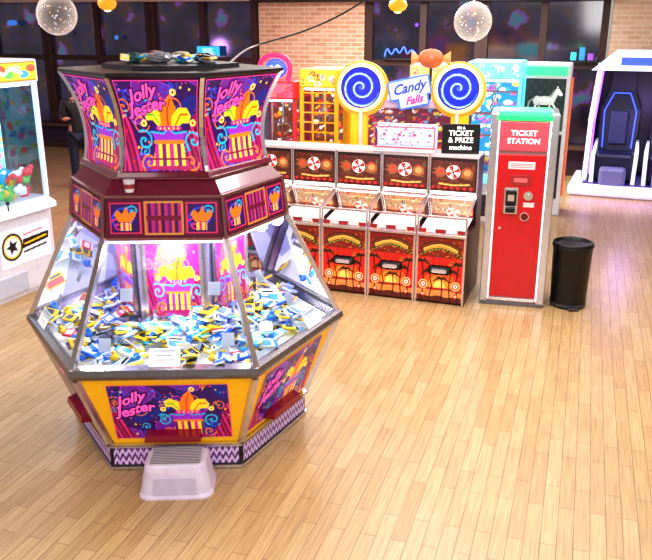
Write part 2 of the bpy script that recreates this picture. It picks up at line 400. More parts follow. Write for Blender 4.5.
# flared topper
def tr(v): return .575-.17*v+.27*v*v
def tcorner(i,v):
    fx=.43-.05*v; P=[(-fx,-.86),(fx,-.86),(1,0),(fx,.86),(-fx,.86),(-1,0)][i%6]
    return Vector((P[0]*tr(v),P[1]*tr(v),1.80+.56*v))
def TM(k,off):
    def f(u,v):
        p=tcorner(k,v).lerp(tcorner(k+1,v),u); d=(tcorner(k,v)+tcorner(k+1,v))/2; d.z=0; d.normalize()
        return p+d*off
    return f
B().rings([[tcorner(i,v/10) for i in range(6)] for v in range(11)]).done('topper_body',mat('topper_purple',(60,14,70),.4),HX)
TC=circus(150,144,1.0,dense=1.2,cx=.60,sc=.92)
for k in range(6):
    g=TM(k,.006)
    panel('topper_artwork',TC,lambda u,v,g=g:g(.04+.92*u,.03+.94*v),HX,artmat('topper_backlit',.6))
    if k in(0,1,5):
        for t,yy,xx in(('Jolly',.84,.33),('Jester',.70,.36)):
            for m_,o_,d_ in((TXTSH,.016,.010),(PINKTXT,.005,.013)):
                h=TM(k,d_)
                text(t,.185,lambda a,b_,h=h,yy=yy,xx=xx:h(xx+a*.98,yy+b_*.98+a*.12),m_,HX,off=o_,shear=.12,bounce=.10)
for k in range(6):
    b=B()
    for j in range(10): b.bar(tcorner(k,j/10)*1.0,tcorner(k,(j+1)/10),.024,.024)
    b.done('topper_trim',SILVER,HX)
def sc(ps,k,z): return [Vector((p.x*k,p.y*k,z)) for p in ps]
T1=[tcorner(i,1) for i in range(6)]
B().rings([sc(T1,1.0,2.35),sc(T1,1.02,2.36),sc(T1,1.02,2.375),sc(T1,1.0,2.38)]).done('topper_cap',mat('cap_black',(26,14,20),.3),HX)
B().rings([sc(T1,.62,2.375),sc(T1,.62,2.405),sc(T1,.55,2.41)]).done('vent_cover',DARK,HX)
T0=[tcorner(i,0) for i in range(6)]
B().rings([sc(T0,1.04,1.79),sc(T0,1.06,1.80),sc(T0,1.04,1.825),sc(T0,1.0,1.83)]).done('topper_base_ring',MAROON,HX)
CARD=mat('card_white',(240,240,246),.5,em=.25); INK=mat('card_ink',(120,118,130),.6)
for k,x in((0,.0),(1,.2),(5,-.25)):
    o=B(); o.face([FP(k,x-.09,.893,.785),FP(k,x+.09,.893,.785),FP(k,x+.09,.835,.875),FP(k,x-.09,.835,.875)])
    o.done('notice_card',CARD,HX)
    for j,w in enumerate((.06,.045,.055)):
        q=B(); z=.862-.022*j; a=.893-(z-.785)*.644+.003; q.face([FP(k,x-w,a+.0008,z-.0015),FP(k,x+w,a+.0008,z-.0015),FP(k,x+w,a-.0008,z+.0015),FP(k,x-w,a-.0008,z+.0015)])
        q.done('printed_line',INK,HX)
for k,x,zc in((0,-.22,1.12),(0,.28,1.15),(0,-.34,.86),(0,.36,.88),(5,.1,1.15),(5,-.1,.95),(1,-.15,1.15),(1,.05,.95)):
    o=B(); R0_=1.02-(zc-.78)/.675*.34; R1=1.02-(zc+.07-.78)/.675*.34
    o.face([FP(k,x-.035,R0_*C30-.006,zc),FP(k,x+.035,R0_*C30-.006,zc),FP(k,x+.035,R1*C30-.006,zc+.07),FP(k,x-.035,R1*C30-.006,zc+.07)])
    o.done('price_sticker',mat('sticker_pale',(206,206,226),.5,em=.1),HX)

# prizes on the playfield
def packet(c1,c2,n):
    m1=mat('packet_'+n,c1,.22); m2=mat('packet_trim_'+n,c2,.22)
    b=B(); b.box(-.042,.042,-.03,.03,0,.016,0,.007); b.box(-.058,-.040,-.026,.026,.006,.010,1); b.box(.040,.058,-.026,.026,.006,.010,1)
    b.box(-.022,.022,-.018,.018,.0155,.0175,1,.001)
    return b.done('prize_packet',[m1,m2])
def card(c1,c2,n):
    b=B(); b.box(-.05,.05,-.035,.035,0,.005,0,.002); b.box(-.044,.044,-.029,.006,.005,.006,1); b.box(-.04,.02,.014,.024,.005,.006,2)
    return b.done('prize_card',[mat('card_'+n,c1,.3),mat('card_print_'+n,c2,.3),BLACK])
def ring(c1,c2,n):
    b=B(); b.sph((0,0,.02),.024,0,(1,1,.8),12); b.cyl((.045,0,.01),.02,.02,.006,1,seg=16); b.bar((.02,0,.012),(.04,0,.01),.006,mi=1); b.sph((0,0,.042),.012,0,(1,1,1),8)
    return b.done('prize_keyring',[mat('toy_'+n,c1,.4),mat('ring_'+n,c2,.3,.6)],smooth=True)
kinds=[packet((30,110,230),(240,240,250),'blue'),packet((255,205,30),(60,60,80),'yellow'),packet((245,246,250),(80,165,240),'white'),packet((30,30,44),(250,210,60),'black'),packet((70,190,235),(255,235,110),'cyan'),packet((255,232,90),(245,245,245),'lemon'),packet((225,40,70),(250,250,250),'red'),
 card((246,246,250),(60,140,220),'white'),card((255,225,60),(230,80,60),'yellow'),ring((40,120,230),(210,210,220),'blue'),ring((255,210,40),(210,210,220),'yellow')]
labs=['blue wrapped prize packet on the coin bed','yellow wrapped prize packet on the coin bed','white wrapped prize packet on the coin bed','black wrapped prize packet on the coin bed','cyan wrapped prize packet on the coin bed','lemon yellow prize packet on the coin bed','small red prize packet on the coin bed','white printed prize card on the coin bed','yellow printed prize card on the coin bed','blue keyring toy on the coin bed','yellow keyring toy on the coin bed']
cnt=0; used=set(); rr=random.Random(11)
def place(ki,loc,rot,scl=1,lab=None,grp='prizes inside the coin pusher'):
    global cnt
    o=kinds[ki]
    if ki in used:
        o=kinds[ki].copy(); COL.objects.link(o)
    used.add(ki); o.location=loc; o.rotation_euler=rot; o.scale=(scl,)*3; top(o,lab or labs[ki],'prize',grp); cnt+=1
rot2=math.radians(2)
while cnt<285:
    k=rr.choices([0,1,2,3,4,5],[6,4.6,.6,.1,.6,4.6])[0]
    a=rr.uniform(.44,.81); x=rr.uniform(-.56,.56)*a
    p=FP(k,x,a,0)
    if a<.62: z=.832+rr.uniform(0,.10)*max(0,(.64-a)/.17)
    else: z=.747+rr.choice([0,.015,.03,.045,.06,.075,.09])*(1 if a<.75 else .6)
    wx=-.95+p[0]*math.cos(rot2)-p[1]*math.sin(rot2); wy=4.94+p[0]*math.sin(rot2)+p[1]*math.cos(rot2)
    ki=rr.choices(range(11),[4,6,6,1.4,2.5,4,.6,4,3,1.6,1.6])[0]
    t=.8 if ki in(7,8) else .4
    place(ki,(wx,wy,z),(rr.uniform(-t,t),rr.uniform(-t,t),rr.uniform(0,6.28)),rr.uniform(1.0,1.45))
for i,(x,y,c,s_) in enumerate(((-.20,-.1,(60,110,120),.05),(-.04,-.12,(150,150,165),.055),(.1,-.08,(70,190,205),.04),(.22,-.05,(60,70,110),.05),(-.12,.10,(120,70,80),.055),(.05,.1,(200,190,170),.05))):
    b=B(); b.sph((0,0,s_*.55),s_,0,(1.4,1,.6),14)
    for v in b.bm.verts: v.co+=Vector((rr.uniform(-1,1),rr.uniform(-1,1),0))*.012
    o=b.done('prize_bag',mat('bag_%d'%i,c,.3,.2),loc=(-.95+x,4.94+y,2.411)); top(o,'crumpled shiny bag lying on top of the pusher','bag','bags on the pusher roof')
for i in range(10): place(rr.randrange(9),(-.95+rr.uniform(-.3,.3),4.94+rr.uniform(-.22,-.05),2.415+rr.uniform(0,.03)),(rr.uniform(-.4,.4),rr.uniform(-.4,.4),rr.uniform(0,6)),.9,'wrapped prize lying on the pusher roof','prizes on the pusher roof')
cup=root('paper_cup','small white paper cup with brown band on the pusher ledge','cup',(-1.12,4.385,1.722),0)
B().cyl((0,0,.035),.026,.034,.07,0,seg=20).done('cup_body',WHITE,cup)
B().cyl((0,0,.035),.0315,.0345,.025,0,seg=20).done('cup_sleeve',mat('cup_brown',(150,60,60),.5),cup)
# step stool
ST=root('step_stool','white plastic step stool with grey ribbed tread against the pusher','step stool',(-.885,4.06,0),3)
def rr_ring(hx,hy,z,r=.035,n=5):
    P=[]
    for cx,cy,a0 in((hx-r,hy-r,0),(-hx+r,hy-r,pi/2),(-hx+r,-hy+r,pi),(hx-r,-hy+r,3*pi/2)):
        for i in range(n+1):
            a=a0+i/n*pi/2; P.append((cx+r*math.cos(a),cy+r*math.sin(a),z))
    return P
b=B(); b.rings([rr_ring(.218,.155,0,.07),rr_ring(.218,.155,.012,.07),rr_ring(.210,.145,.03,.07),rr_ring(.184,.128,.165,.06),rr_ring(.178,.122,.188,.06),rr_ring(.162,.106,.20,.05)])
b.done('stool_body',mat('stool_white',(226,216,244),.35),ST,smooth=False)
b=B(); b.rings([rr_ring(.160,.104,.199,.04),rr_ring(.158,.102,.205,.04)]); b.done('tread_pad',mat('tread_pale',(206,202,212),.6),ST)
b=B()
for i in range(11): b.box(-.145,.145,-.092+i*.0178,-.086+i*.0178,.205,.208)
b.done('tread_rib',mat('tread_grey',(120,116,128),.6),ST)
b=B(); b.rings([[(-.13,-.146,.03),(.13,-.146,.03),(.12,-.133,.13),(-.12,-.133,.13)],[(-.13,-.152,.03),(.13,-.152,.03),(.12,-.139,.13),(-.12,-.139,.13)]]); b.done('front_recess',mat('recess_lilac',(206,194,224),.5),ST)

# ------------------------------------------------------------ ROW OF TICKET PUSHERS
def tropic():
    c=Cv(110,150,(186,30,22),.74); rn=random.Random(9)
    c.m(c.Y>.45,(176,26,22)); c.m(c.Y>.70,(110,26,20))
    c.circle(.37,.24,.27,(226,74,28)); c.circle(.37,.24,.18,(246,130,48)); c.circle(.37,.24,.09,(255,190,90))
    c.m((c.Y<.22)&(c.Y>.17),(150,30,30)); c.m((c.Y<.17+np.sin(c.X*16)*.015),(214,120,60)); c.m((c.Y<.08+np.sin(c.X*22)*.012),(80,24,18))
    for i in range(70):
        x,y=rn.random()*.74,.55+.45*rn.random(); c.line([(x,y),(x+rn.uniform(-.05,.05),y+rn.uniform(-.03,.04))],.010,rn.choice([(90,80,34),(60,40,24),(170,80,34),(120,110,50),(220,130,50)]))
    for x,h,l in((.08,.62,.04),(.67,.60,-.04),(.20,.46,.05),(.55,.48,-.03),(.40,.36,.02)):
        c.line([(x,0),(x+l,h*.5),(x,h)],.020,(24,10,10))
        for a in(-.3,.1,.5,1.0,1.57,2.1,2.6,3.0,3.4): c.line([(x,h),(x+.07*math.cos(a),h+.045*math.sin(a)+.01),(x+.13*math.cos(a),h+.02*math.sin(a)-.045)],.013,(28,18,10))
    B_=[(.07,.74),(.06,.86),(.20,.93),(.37,.95),(.54,.93),(.68,.86),(.67,.74),(.54,.80),(.37,.83),(.20,.80)]
    c.poly(B_,(92,46,26)); c.line(B_+[B_[0]],.014,(40,18,14)); c.line([(.12,.81),(.24,.86),(.37,.885),(.50,.86),(.62,.81)],.05,(226,164,70)); c.line([(.12,.80),(.24,.85),(.37,.875),(.50,.85),(.62,.80)],.012,(130,60,30))
    for i in range(12):
        x=.05+.058*i; y=.72+.10*math.sin(i/11*pi); c.line([(x,y),(x+.03,y+.02)],.014,(110,140,56))
    for x in(.11,.63):
        c.circle(x,.26,.062,(220,30,32)); c.ring(x,.26,.064,.012,(240,206,130)); c.circle(x,.26,.034,(240,220,196)); c.circle(x,.26,.016,(200,20,26))
        c.circle(x,.10,.034,(206,26,30)); c.circle(x,.10,.018,(236,196,150))
    c.rect(0,0,.010,1,(190,140,120)); c.rect(.73,0,.74,1,(190,140,120))
    return c
def parasol():
    c=Cv(110,76,(78,32,26),1.4); rn=random.Random(2)
    for i in range(90):
        x,y=rn.random()*1.4,rn.random(); c.line([(x,y),(x+rn.uniform(-.09,.09),y+rn.uniform(-.05,.06))],.02,rn.choice([(120,60,36),(50,34,22),(150,46,32),(104,104,52),(180,110,60)]))
    c.spoly([(0,0),(1.4,0),(1.4,.13),(0,.13)],[(190,40,30),(90,34,24)],.10)
    c.circle(.28,.58,.17,(136,76,46)); c.circle(.28,.60,.09,(190,64,40)); c.circle(1.12,.58,.19,(140,82,46)); c.circle(1.12,.60,.11,(196,132,76)); c.line([(1.02,.68),(1.12,.76),(1.24,.68)],.045,(160,36,30))
    th=np.arctan2(c.Y-.60,c.X-.68); r=np.hypot(c.X-.68,c.Y-.60)
    c.m(r<.22,(236,230,222)); c.m((r<.21)&((np.floor(th/(pi/4))%2)==0),(206,24,30)); c.circle(.68,.60,.035,(60,20,20))
    c.line([(.25,.22),(.7,.18),(1.2,.22)],.06,(186,120,56)); c.line([(.25,.21),(.7,.17),(1.2,.21)],.02,(250,200,110))
    c.line([(0,.02),(1.4,.02),(1.4,.98),(0,.98),(0,.02)],.04,(20,12,12))
    return c
def coinbed():
    c=Cv(60,60,(236,226,220),1); rnd=random.Random(5)
    for i in range(300):
        c.circle(rnd.random(),rnd.random(),.020,rnd.choice([(250,242,220),(180,100,76),(220,224,232),(230,196,136),(140,120,110),(255,255,255),(225,150,86),(180,170,170)]))
    return c
def bedback():
    c=Cv(60,30,(170,48,42),2); rn=random.Random(8)
    c.rect(.05,.1,1.95,.9,(226,172,126))
    for i in range(60): 
        x,y=rn.random()*1.9+.03,.15+rn.random()*.65; c.rect(x,y,x+.06,y+.08,rn.choice([(250,242,230),(190,40,38),(240,184,90),(110,60,50),(140,130,70),(255,255,245)]))
    c.rect(.0,.0,2,.10,(140,24,28))
    return c
TR=tropic(); PA=parasol(); CB=coinbed(); BB=bedback()
ra=math.radians(-20); E1=(math.cos(ra),math.sin(ra)); 
W=.4915
CHR=mat('row_chrome',(225,212,214),.18,.8)
BEDG=glassmat('bed_glass',k=1.8)
def row_machine():
    r=root('ticket_pusher','red-brown jungle-themed ticket pusher with lit glass coin bed and parasol header','arcade machine',(0,0,0),-20,'row of ticket pushers')
    h=W/2-.003
    b=B(); 
    b.rings([[(-h,.02,0),(h,.02,0),(h,.78,0),(-h,.78,0)],[(-h,.0,.03),(h,.0,.03),(h,.78,.03),(-h,.78,.03)],[(-h,.0,.68),(h,.0,.68),(h,.78,.68),(-h,.78,.68)],[(-h,.0,.71),(h,.0,.71),(h,.78,.71),(-h,.78,.71)]])
    b.done('cabinet',mat('row_body_maroon',(64,16,18),.3),r)
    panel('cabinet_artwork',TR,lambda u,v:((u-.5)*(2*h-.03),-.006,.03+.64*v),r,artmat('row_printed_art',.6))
    b=B(); b.box(-.115,.115,-.045,.01,.31,.40,0,.038); b.done('coin_tray',BLACK,r)
    B().box(-.075,.075,-.052,-.042,.335,.368,0,.015).done('tray_opening',mat('tray_grey',(205,190,186),.4),r)
    for s_ in(-1,1): B().box(s_*h-.008*(1+s_),s_*h+.008*(1-s_),-.014,.01,.0,.70,0,.003).done('edge_trim',CHR,r)
    B().box(-h,h,-.02,.02,.68,.71,0,.008).done('control_ledge',CHR,r)
    for x in(-.15,.15): B().cyl((x,-.006,.713),.010,.010,.010,0,seg=12).done('button',NEONO,r)
    panel('coin_bed',CB,lambda u,v:((u-.5)*(2*h-.05),.03+.40*v,.735+.05*v),r,artmat('coin_bed_art',.9))
    panel('bed_backdrop',BB,lambda u,v:((u-.5)*(2*h-.05),.44,.785+.20*v),r,artmat('bed_back_art',1.0))
    hh=h-.010
    b=B()
    for s_ in(-1,1):
        b.bar((s_*hh,.0,.71),(s_*hh,.015,.87),.018); b.bar((s_*hh,.015,.87),(s_*hh,.46,.99),.02); 
    b.bar((-hh,.015,.87),(hh,.015,.87),.018); b.bar((-hh,.46,.99),(hh,.46,.99),.022); b.bar((-hh,0,.71),(hh,0,.71),.015)
    b.done('glass_frame',CHR,r)
    b=B(); b.face([(-hh,.015,.87),(hh,.015,.87),(hh,.46,.99),(-hh,.46,.99)]); b.face([(-hh,0,.71),(hh,0,.71),(hh,.015,.87),(-hh,.015,.87)]); b.done('bed_glass',BEDG,r)
    b=B(); b.box(-h+.02,h-.02,.004,.010,.715,.755,0,.002); b.done('price_strip',mat('strip_red',(170,34,32),.4,em=.25),r)
    for x0,x1 in((-.15,-.06),(.04,.15)): B().box(x0,x1,-.004,.002,.72,.765).done('price_label',WHITE,r)
    b=B(); b.box(-h,h,.47,.78,.71,1.38,0,.006); b.done('header_cabinet',mat('header_body',(46,20,22),.3),r)
    panel('header_artwork',PA,lambda u,v:((u-.5)*(2*h-.04),.463,1.04+.31*v),r,artmat('header_backlit',.7))
    for s_ in(-1,1): B().box(s_*h-.007*(1+s_),s_*h+.007*(1-s_),.452,.475,.99,1.38,0,.002).done('edge_trim',CHR,r)
    B().box(-h,h,.46,.79,1.365,1.395,0,.006).done('header_top',mat('pale_top',(206,190,192),.4),r)
    B().box(-h+.02,h-.02,.45,.47,.997,1.027,0).done('light_strip',mat('warm_strip',(255,240,230),.4,em=4.0),r)
    return r
R0=row_machine()
AX,AY=-.51,7.81
def rowpos(i): 
    d=W*(i+.5); return (AX+E1[0]*d,AY+E1[1]*d,0)
def copytree(r):
    n=r.copy(); COL.objects.link(n)
    for c in list(r.children):
        k=c.copy(); COL.objects.link(k); k.parent=n; k.matrix_parent_inverse=c.matrix_parent_inverse.copy()
    return n
R0.location=rowpos(3)
for i in(2,1,0,-1):
    n=copytree(R0); n.location=rowpos(i)
SG=root('notice_sign','black board sign standing on the ticket pusher top','sign',(1.33,7.74,1.397),-8)
b=B(); b.box(-.185,.185,-.008,.008,0,.29,0,.003); b.box(-.12,.12,.008,.06,0,.012); b.done('sign_board',BLACK,SG)
for t,z,s_ in(("I'M A",.252,.036),("TICKET",.200,.072),("& PRIZE",.132,.072),("machine",.060,.066)):
    text(t,s_,front(0,z,-.011),WTXT,SG,off=.0015)
SW=root('sweet_display','white and pink acrylic box display resting on the ticket pusher','display',(.80,7.88,1.397),-18)
b=B(); b.box(-.31,.31,-.08,.08,0,.05,0,.01); b.box(-.31,.31,.06,.08,.05,.27,0,.005); b.done('display_base',WHITE,SW)
c=Cv(110,46,(216,200,222),2.6); rn=random.Random(3)
for i in range(90): 
    x,y=rn.random()*2.6,rn.random()
    c.rect(x,y,x+.05+.08*rn.random(),y+.04+.05*rn.random(),rn.choice([PK,(255,230,240),(230,60,60),(120,190,230),(200,90,130),(255,255,255),(140,110,170)]))
for i in range(7): c.circle(.25+.35*i,.5,.08,[(240,70,110),(250,240,250)][i%2])
panel('display_artwork',c,fpanel(-.29,.29,.055,.26,.055),SW,LIT)
b=B(); b.box(-.31,.31,-.082,-.076,.05,.24); b.done('display_cover',GLASS,SW)
b=B()
for s_ in(-1,1): b.bar((s_*.305,-.08,.05),(s_*.305,-.08,.25),.012)
b.bar((-.31,-.08,.25),(.31,-.08,.25),.012); b.bar((-.305,-.08,.05),(.305,-.08,.05),.012); b.done('display_frame',mat('rose_frame',(240,90,110),.4),SW)

# ------------------------------------------------------------ TICKET STATION KIOSK
KI=root('ticket_kiosk','tall red and silver ticket redemption kiosk beside the black bin','ticket machine',(1.81,7.176,0),-14)
KS=mat('kiosk_silver',(190,188,196),.25,.75)
b=B(); b.box(-.30,.30,.02,.45,.02,1.83,0,.02); b.done('cabinet',KS,KI)
for s_ in(-1,1):
    B().box(s_*.268-.038,s_*.268+.038,-.012,.06,.02,1.85,0,.010).done('frame',mat('kiosk_frame',(196,194,204),.22,.85,em=.04),KI)
    B().box(s_*.226-.005,s_*.226+.005,-.016,.0,.06,1.82,0,.001).done('edge_light',mat('edge_light_white',(255,236,236),.4,em=1.4),KI)
B().box(-.305,.305,-.014,.455,0,.04,0,.005).done('foot_plinth',mat('kiosk_foot',(110,108,116),.35,.5),KI)
b=B(); b.box(-.24,.24,-.002,.03,.04,1.82,0,.003); b.done('inner_surround',mat('surround',(150,110,116),.3,.5),KI)
b=B(); b.box(-.214,.214,-.014,.02,.09,1.48,0,.008); b.done('red_door',RED,KI)
b=B(); b.box(-.214,.214,-.018,.0,.05,.08,0,.003); b.done('kick_strip',SILVER,KI)
b=B(); b.box(-.214,.214,-.014,.02,1.51,1.78,0,.008); b.done('sign_panel',mat('sign_rose_red',(176,66,80),.3,em=.45),KI)
text('TICKET',.066,front(0,1.675,-.02),WTXT,KI,off=.002,sp=1.08); text('STATION',.066,front(0,1.602,-.02),WTXT,KI,off=.002,sp=1.08)
b=B(); b.box(-.245,.245,-.022,.0,1.79,1.835,0,.004); b.done('light_bar',NEONG,KI)
b=B(); b.box(-.235,.235,.03,.40,1.83,1.868,0,.008); b.done('top_light',mat('mint_glow',(60,240,120),.4,em=1.5),KI)
for s_ in(-1,1): B().box(s_*.268-.03,s_*.268+.03,.0,.45,1.83,1.86,0,.006).done('top_rail',KS,KI)
b=B(); b.box(-.12,.12,-.019,-.013,1.345,1.415,0,.003); b.done('instruction_plate',mat('plate_pink',(240,196,200),.4,em=.3),KI)
for z in(1.395,1.38,1.365): B().box(-.10,.10,-.0215,-.019,z-.002,z+.002).done('printed_line',mat('line_rose',(150,60,70),.4),KI)
b=B(); b.box(-.09,.09,-.02,-.013,1.19,1.29,0,.003); b.done('display_screen',mat('screen_dim',(140,40,46),.2,em=.2),KI)
B().box(-.06,.06,-.023,-.02,1.225,1.262).done('display_digits',mat('digits',(200,90,90),.2,em=.5),KI)
b=B(); b.box(-.14,-.01,-.02,-.012,.92,1.17,0,.006); b.done('slot_backplate',SILVER,KI)
b=B(); b.box(-.125,-.025,-.05,-.01,1.0,1.15,0,.01); b.box(-.12,-.03,-.065,-.04,.94,.985,0,.006); b.done('ticket_slot',BLACK,KI)
b=B(); b.box(-.105,-.045,-.056,-.048,1.05,1.11); b.done('slot_plate',SILVER,KI)
b=B(); b.cyl((.08,-.02,1.10),.042,.042,.02,0,'Y'); b.cyl((.08,-.035,1.10),.016,.016,.03,0,'Y'); b.done('lock_plate',SILVER,KI)
b=B(); b.cyl((-.16,-.018,.78),.014,.014,.014,0,'Y'); b.done('lock',SILVER,KI)
b=B(); b.box(.04,.14,-.019,-.012,.99,1.035,0,.003); b.done('sticker',mat('sticker_rose',(240,200,204),.4),KI)
b=B(); b.cyl((.06,-.02,.90),.034,.034,.016,0,'Y'); b.done('button',mat('button_dark_red',(96,8,14),.3),KI)
b=B(); b.cyl((.06,-.02,.90),.042,.042,.010,0,'Y'); b.done('button_ring',SILVER,KI)
BN=root('waste_bin','black plastic pedal waste bin beside the red kiosk','bin',(2.37,7.20,0),0)
b=B(); prof=[(.155,0),(.165,.02),(.168,.06),(.184,.60),(.190,.61),(.190,.64),(.184,.645),(.174,.635),(.168,.45)]
b.rings([[(r_*math.cos(i*2*pi/36),r_*math.sin(i*2*pi/36),z) for i in range(36)] for r_,z in prof],0,(True,True)); b.done('bin_body',mat('bin_black',(14,13,16),.4),BN,smooth=True)
b=B(); b.cyl((0,0,.035),.172,.172,.03,0,seg=36); b.box(-.05,.05,-.21,-.15,.01,.03,0,.006); b.done('bin_base',mat('bin_base_grey',(60,58,66),.4),BN)
b=B(); b.cyl((0,0,.61),.194,.194,.025,0,seg=36,bev=.005); b.done('bin_collar',mat('collar',(34,32,38),.25),BN)

# ------------------------------------------------------------ CANDY MACHINE behind the row
CM=root('candy_prize_machine','white and yellow sweet-themed prize machine with two blue lollipops','arcade machine',(.92,8.8,0),-10)
b=B(); b.box(-.62,.62,0,.8,0,1.0,0,.02); b.box(-.62,.62,.0,.8,1.72,1.82,0,.02); b.box(-.62,.62,.75,.8,1.0,1.75); b.done('cabinet',mat('candy_white',(216,190,210),.4),CM)
for s_ in(-1,1):
    B().box(s_*.56-.10,s_*.56+.10,-.01,.10,.9,1.80,0,.03).done('corner_post',mat('candy_yellow',(250,184,30),.4,em=.5),CM)
    B().cyl((s_*.53,.03,1.93),.30,.30,.10,0,'Y',36,.02).done('swirl_housing',mat('housing_orange',(250,160,40),.4,em=.35),CM)
B().box(-.03,.03,0,.06,1.0,1.75,0,.01).done('centre_post',mat('candy_brown',(120,60,50),.4),CM)
def sweets(w,h,asp,seed,pal,shelves=True,dense=1):
    c=Cv(w,h,pal[0],asp); r_=random.Random(seed)
    for i in range(int(200*asp*dense)):
        x,y=r_.random()*asp,r_.random(); k=i%4
        col=r_.choice(pal[1:])
        if k==0: c.ell(x,y,.03+.02*r_.random(),.02+.015*r_.random(),col)
        elif k==1: c.rect(x,y,x+.05,y+.035,col)
        elif k==2: c.line([(x,y),(x+.05,y+.03)],.02,col)
        else: c.circle(x,y,.014+.014*r_.random(),col)
    if shelves:
        for j in range(4): c.rect(0,.12+.24*j,asp,.145+.24*j,(110,80,90))
    return c
panel('interior_backdrop',sweets(120,70,1.6,2,[(130,50,80),(240,140,60),(235,70,110),(90,180,220),(245,205,70),(250,250,255),(200,60,60),(90,50,70)]),fpanel(-.58,.58,1.0,1.72,.3),CM,LIT)
b=B(); b.face([(-.6,.01,1.0),(.6,.01,1.0),(.6,.01,1.74),(-.6,.01,1.74)]); b.done('front_glass',GLASS,CM)
def lolly(x):
    b=B(); b.cyl((x,-.06,1.95),.265,.265,.05,0,'Y',40,.015); b.done('lollipop_rim',mat('lolly_cream',(255,236,150),.35,em=.9),CM)
    c=Cv(96,36,(0,0,0),1)
    U=np.linspace(0,1,97)[None,:]; V=np.linspace(0,1,37)[:,None]
    s_=((U+V*2.3)%1)
    a=np.zeros((37,97,3)); a[:]=(16,30,180); a[s_>.64]=(80,140,240); a[s_>.74]=(190,215,255); a[s_>.86]=(36,62,210); a[np.broadcast_to(V>.92,s_.shape)]=(20,28,140); a[np.broadcast_to(V<.1,s_.shape)]=(60,90,235)
    c.a=a
    panel('lollipop_swirl',c,lambda u,v:(x-.222*v*math.cos(u*2*pi),-.09,1.95+.222*v*math.sin(u*2*pi)),CM,LIT)
    b=B(); b.bar((x,-.05,1.70),(x,-.05,1.1),.035); b.done('lollipop_stick',WHITE,CM)
lolly(-.53); lolly(.53)
SB=mat('sign_blue',(90,130,225),.4,em=.5)
b=B(); b.box(-.235,.235,-.06,-.03,1.84,2.06,0,.03,rot=(0,-.22,0)); b.box(-.12,.22,-.06,-.03,1.74,1.88,0,.03,rot=(0,-.22,0)); b.done('header_sign',SB,CM)
b=B(); b.box(-.215,.215,-.066,-.06,1.86,2.04,0,.003,rot=(0,-.22,0)); b.box(-.10,.20,-.066,-.06,1.76,1.87,0,.003,rot=(0,-.22,0)); b.done('sign_face',mat('sign_pale',(200,214,255),.4,em=.45),CM)
text('Candy',.15,lambda a,b_:(.0+a*.9,-.072,1.955+b_+a*.22),mat('blue_lettering',(50,60,200),.4,em=.3),CM,off=.004,shear=.2); text('Falls',.12,lambda a,b_:(.06+a*.9,-.072,1.825+b_+a*.22),mat('rose_lettering',(230,40,130),.4,em=.4),CM,off=.004,shear=.2)
b=B(); b.sph((.22,0,2.26),.12,0,(1.15,.7,.85)); b.done('toffee_topper',mat('toffee_orange',(190,100,60),.35,em=.25),CM,smooth=True)
for s_ in(-1,1):
    B().rings([[(.22+s_*.12,.02*math.cos(t),2.26+.02*math.sin(t)) for t in np.linspace(0,2*pi,9)[:-1]],[(.22+s_*.21,.06*math.cos(t),2.26+.08*math.sin(t)) for t in np.linspace(0,2*pi,9)[:-1]]]).done('wrapper_twist',mat('wrapper_gold',(225,150,90),.35,em=.2),CM)
B().bar((.22,.05,1.8),(.22,.05,2.2),.03).done('topper_stem',DARK,CM)

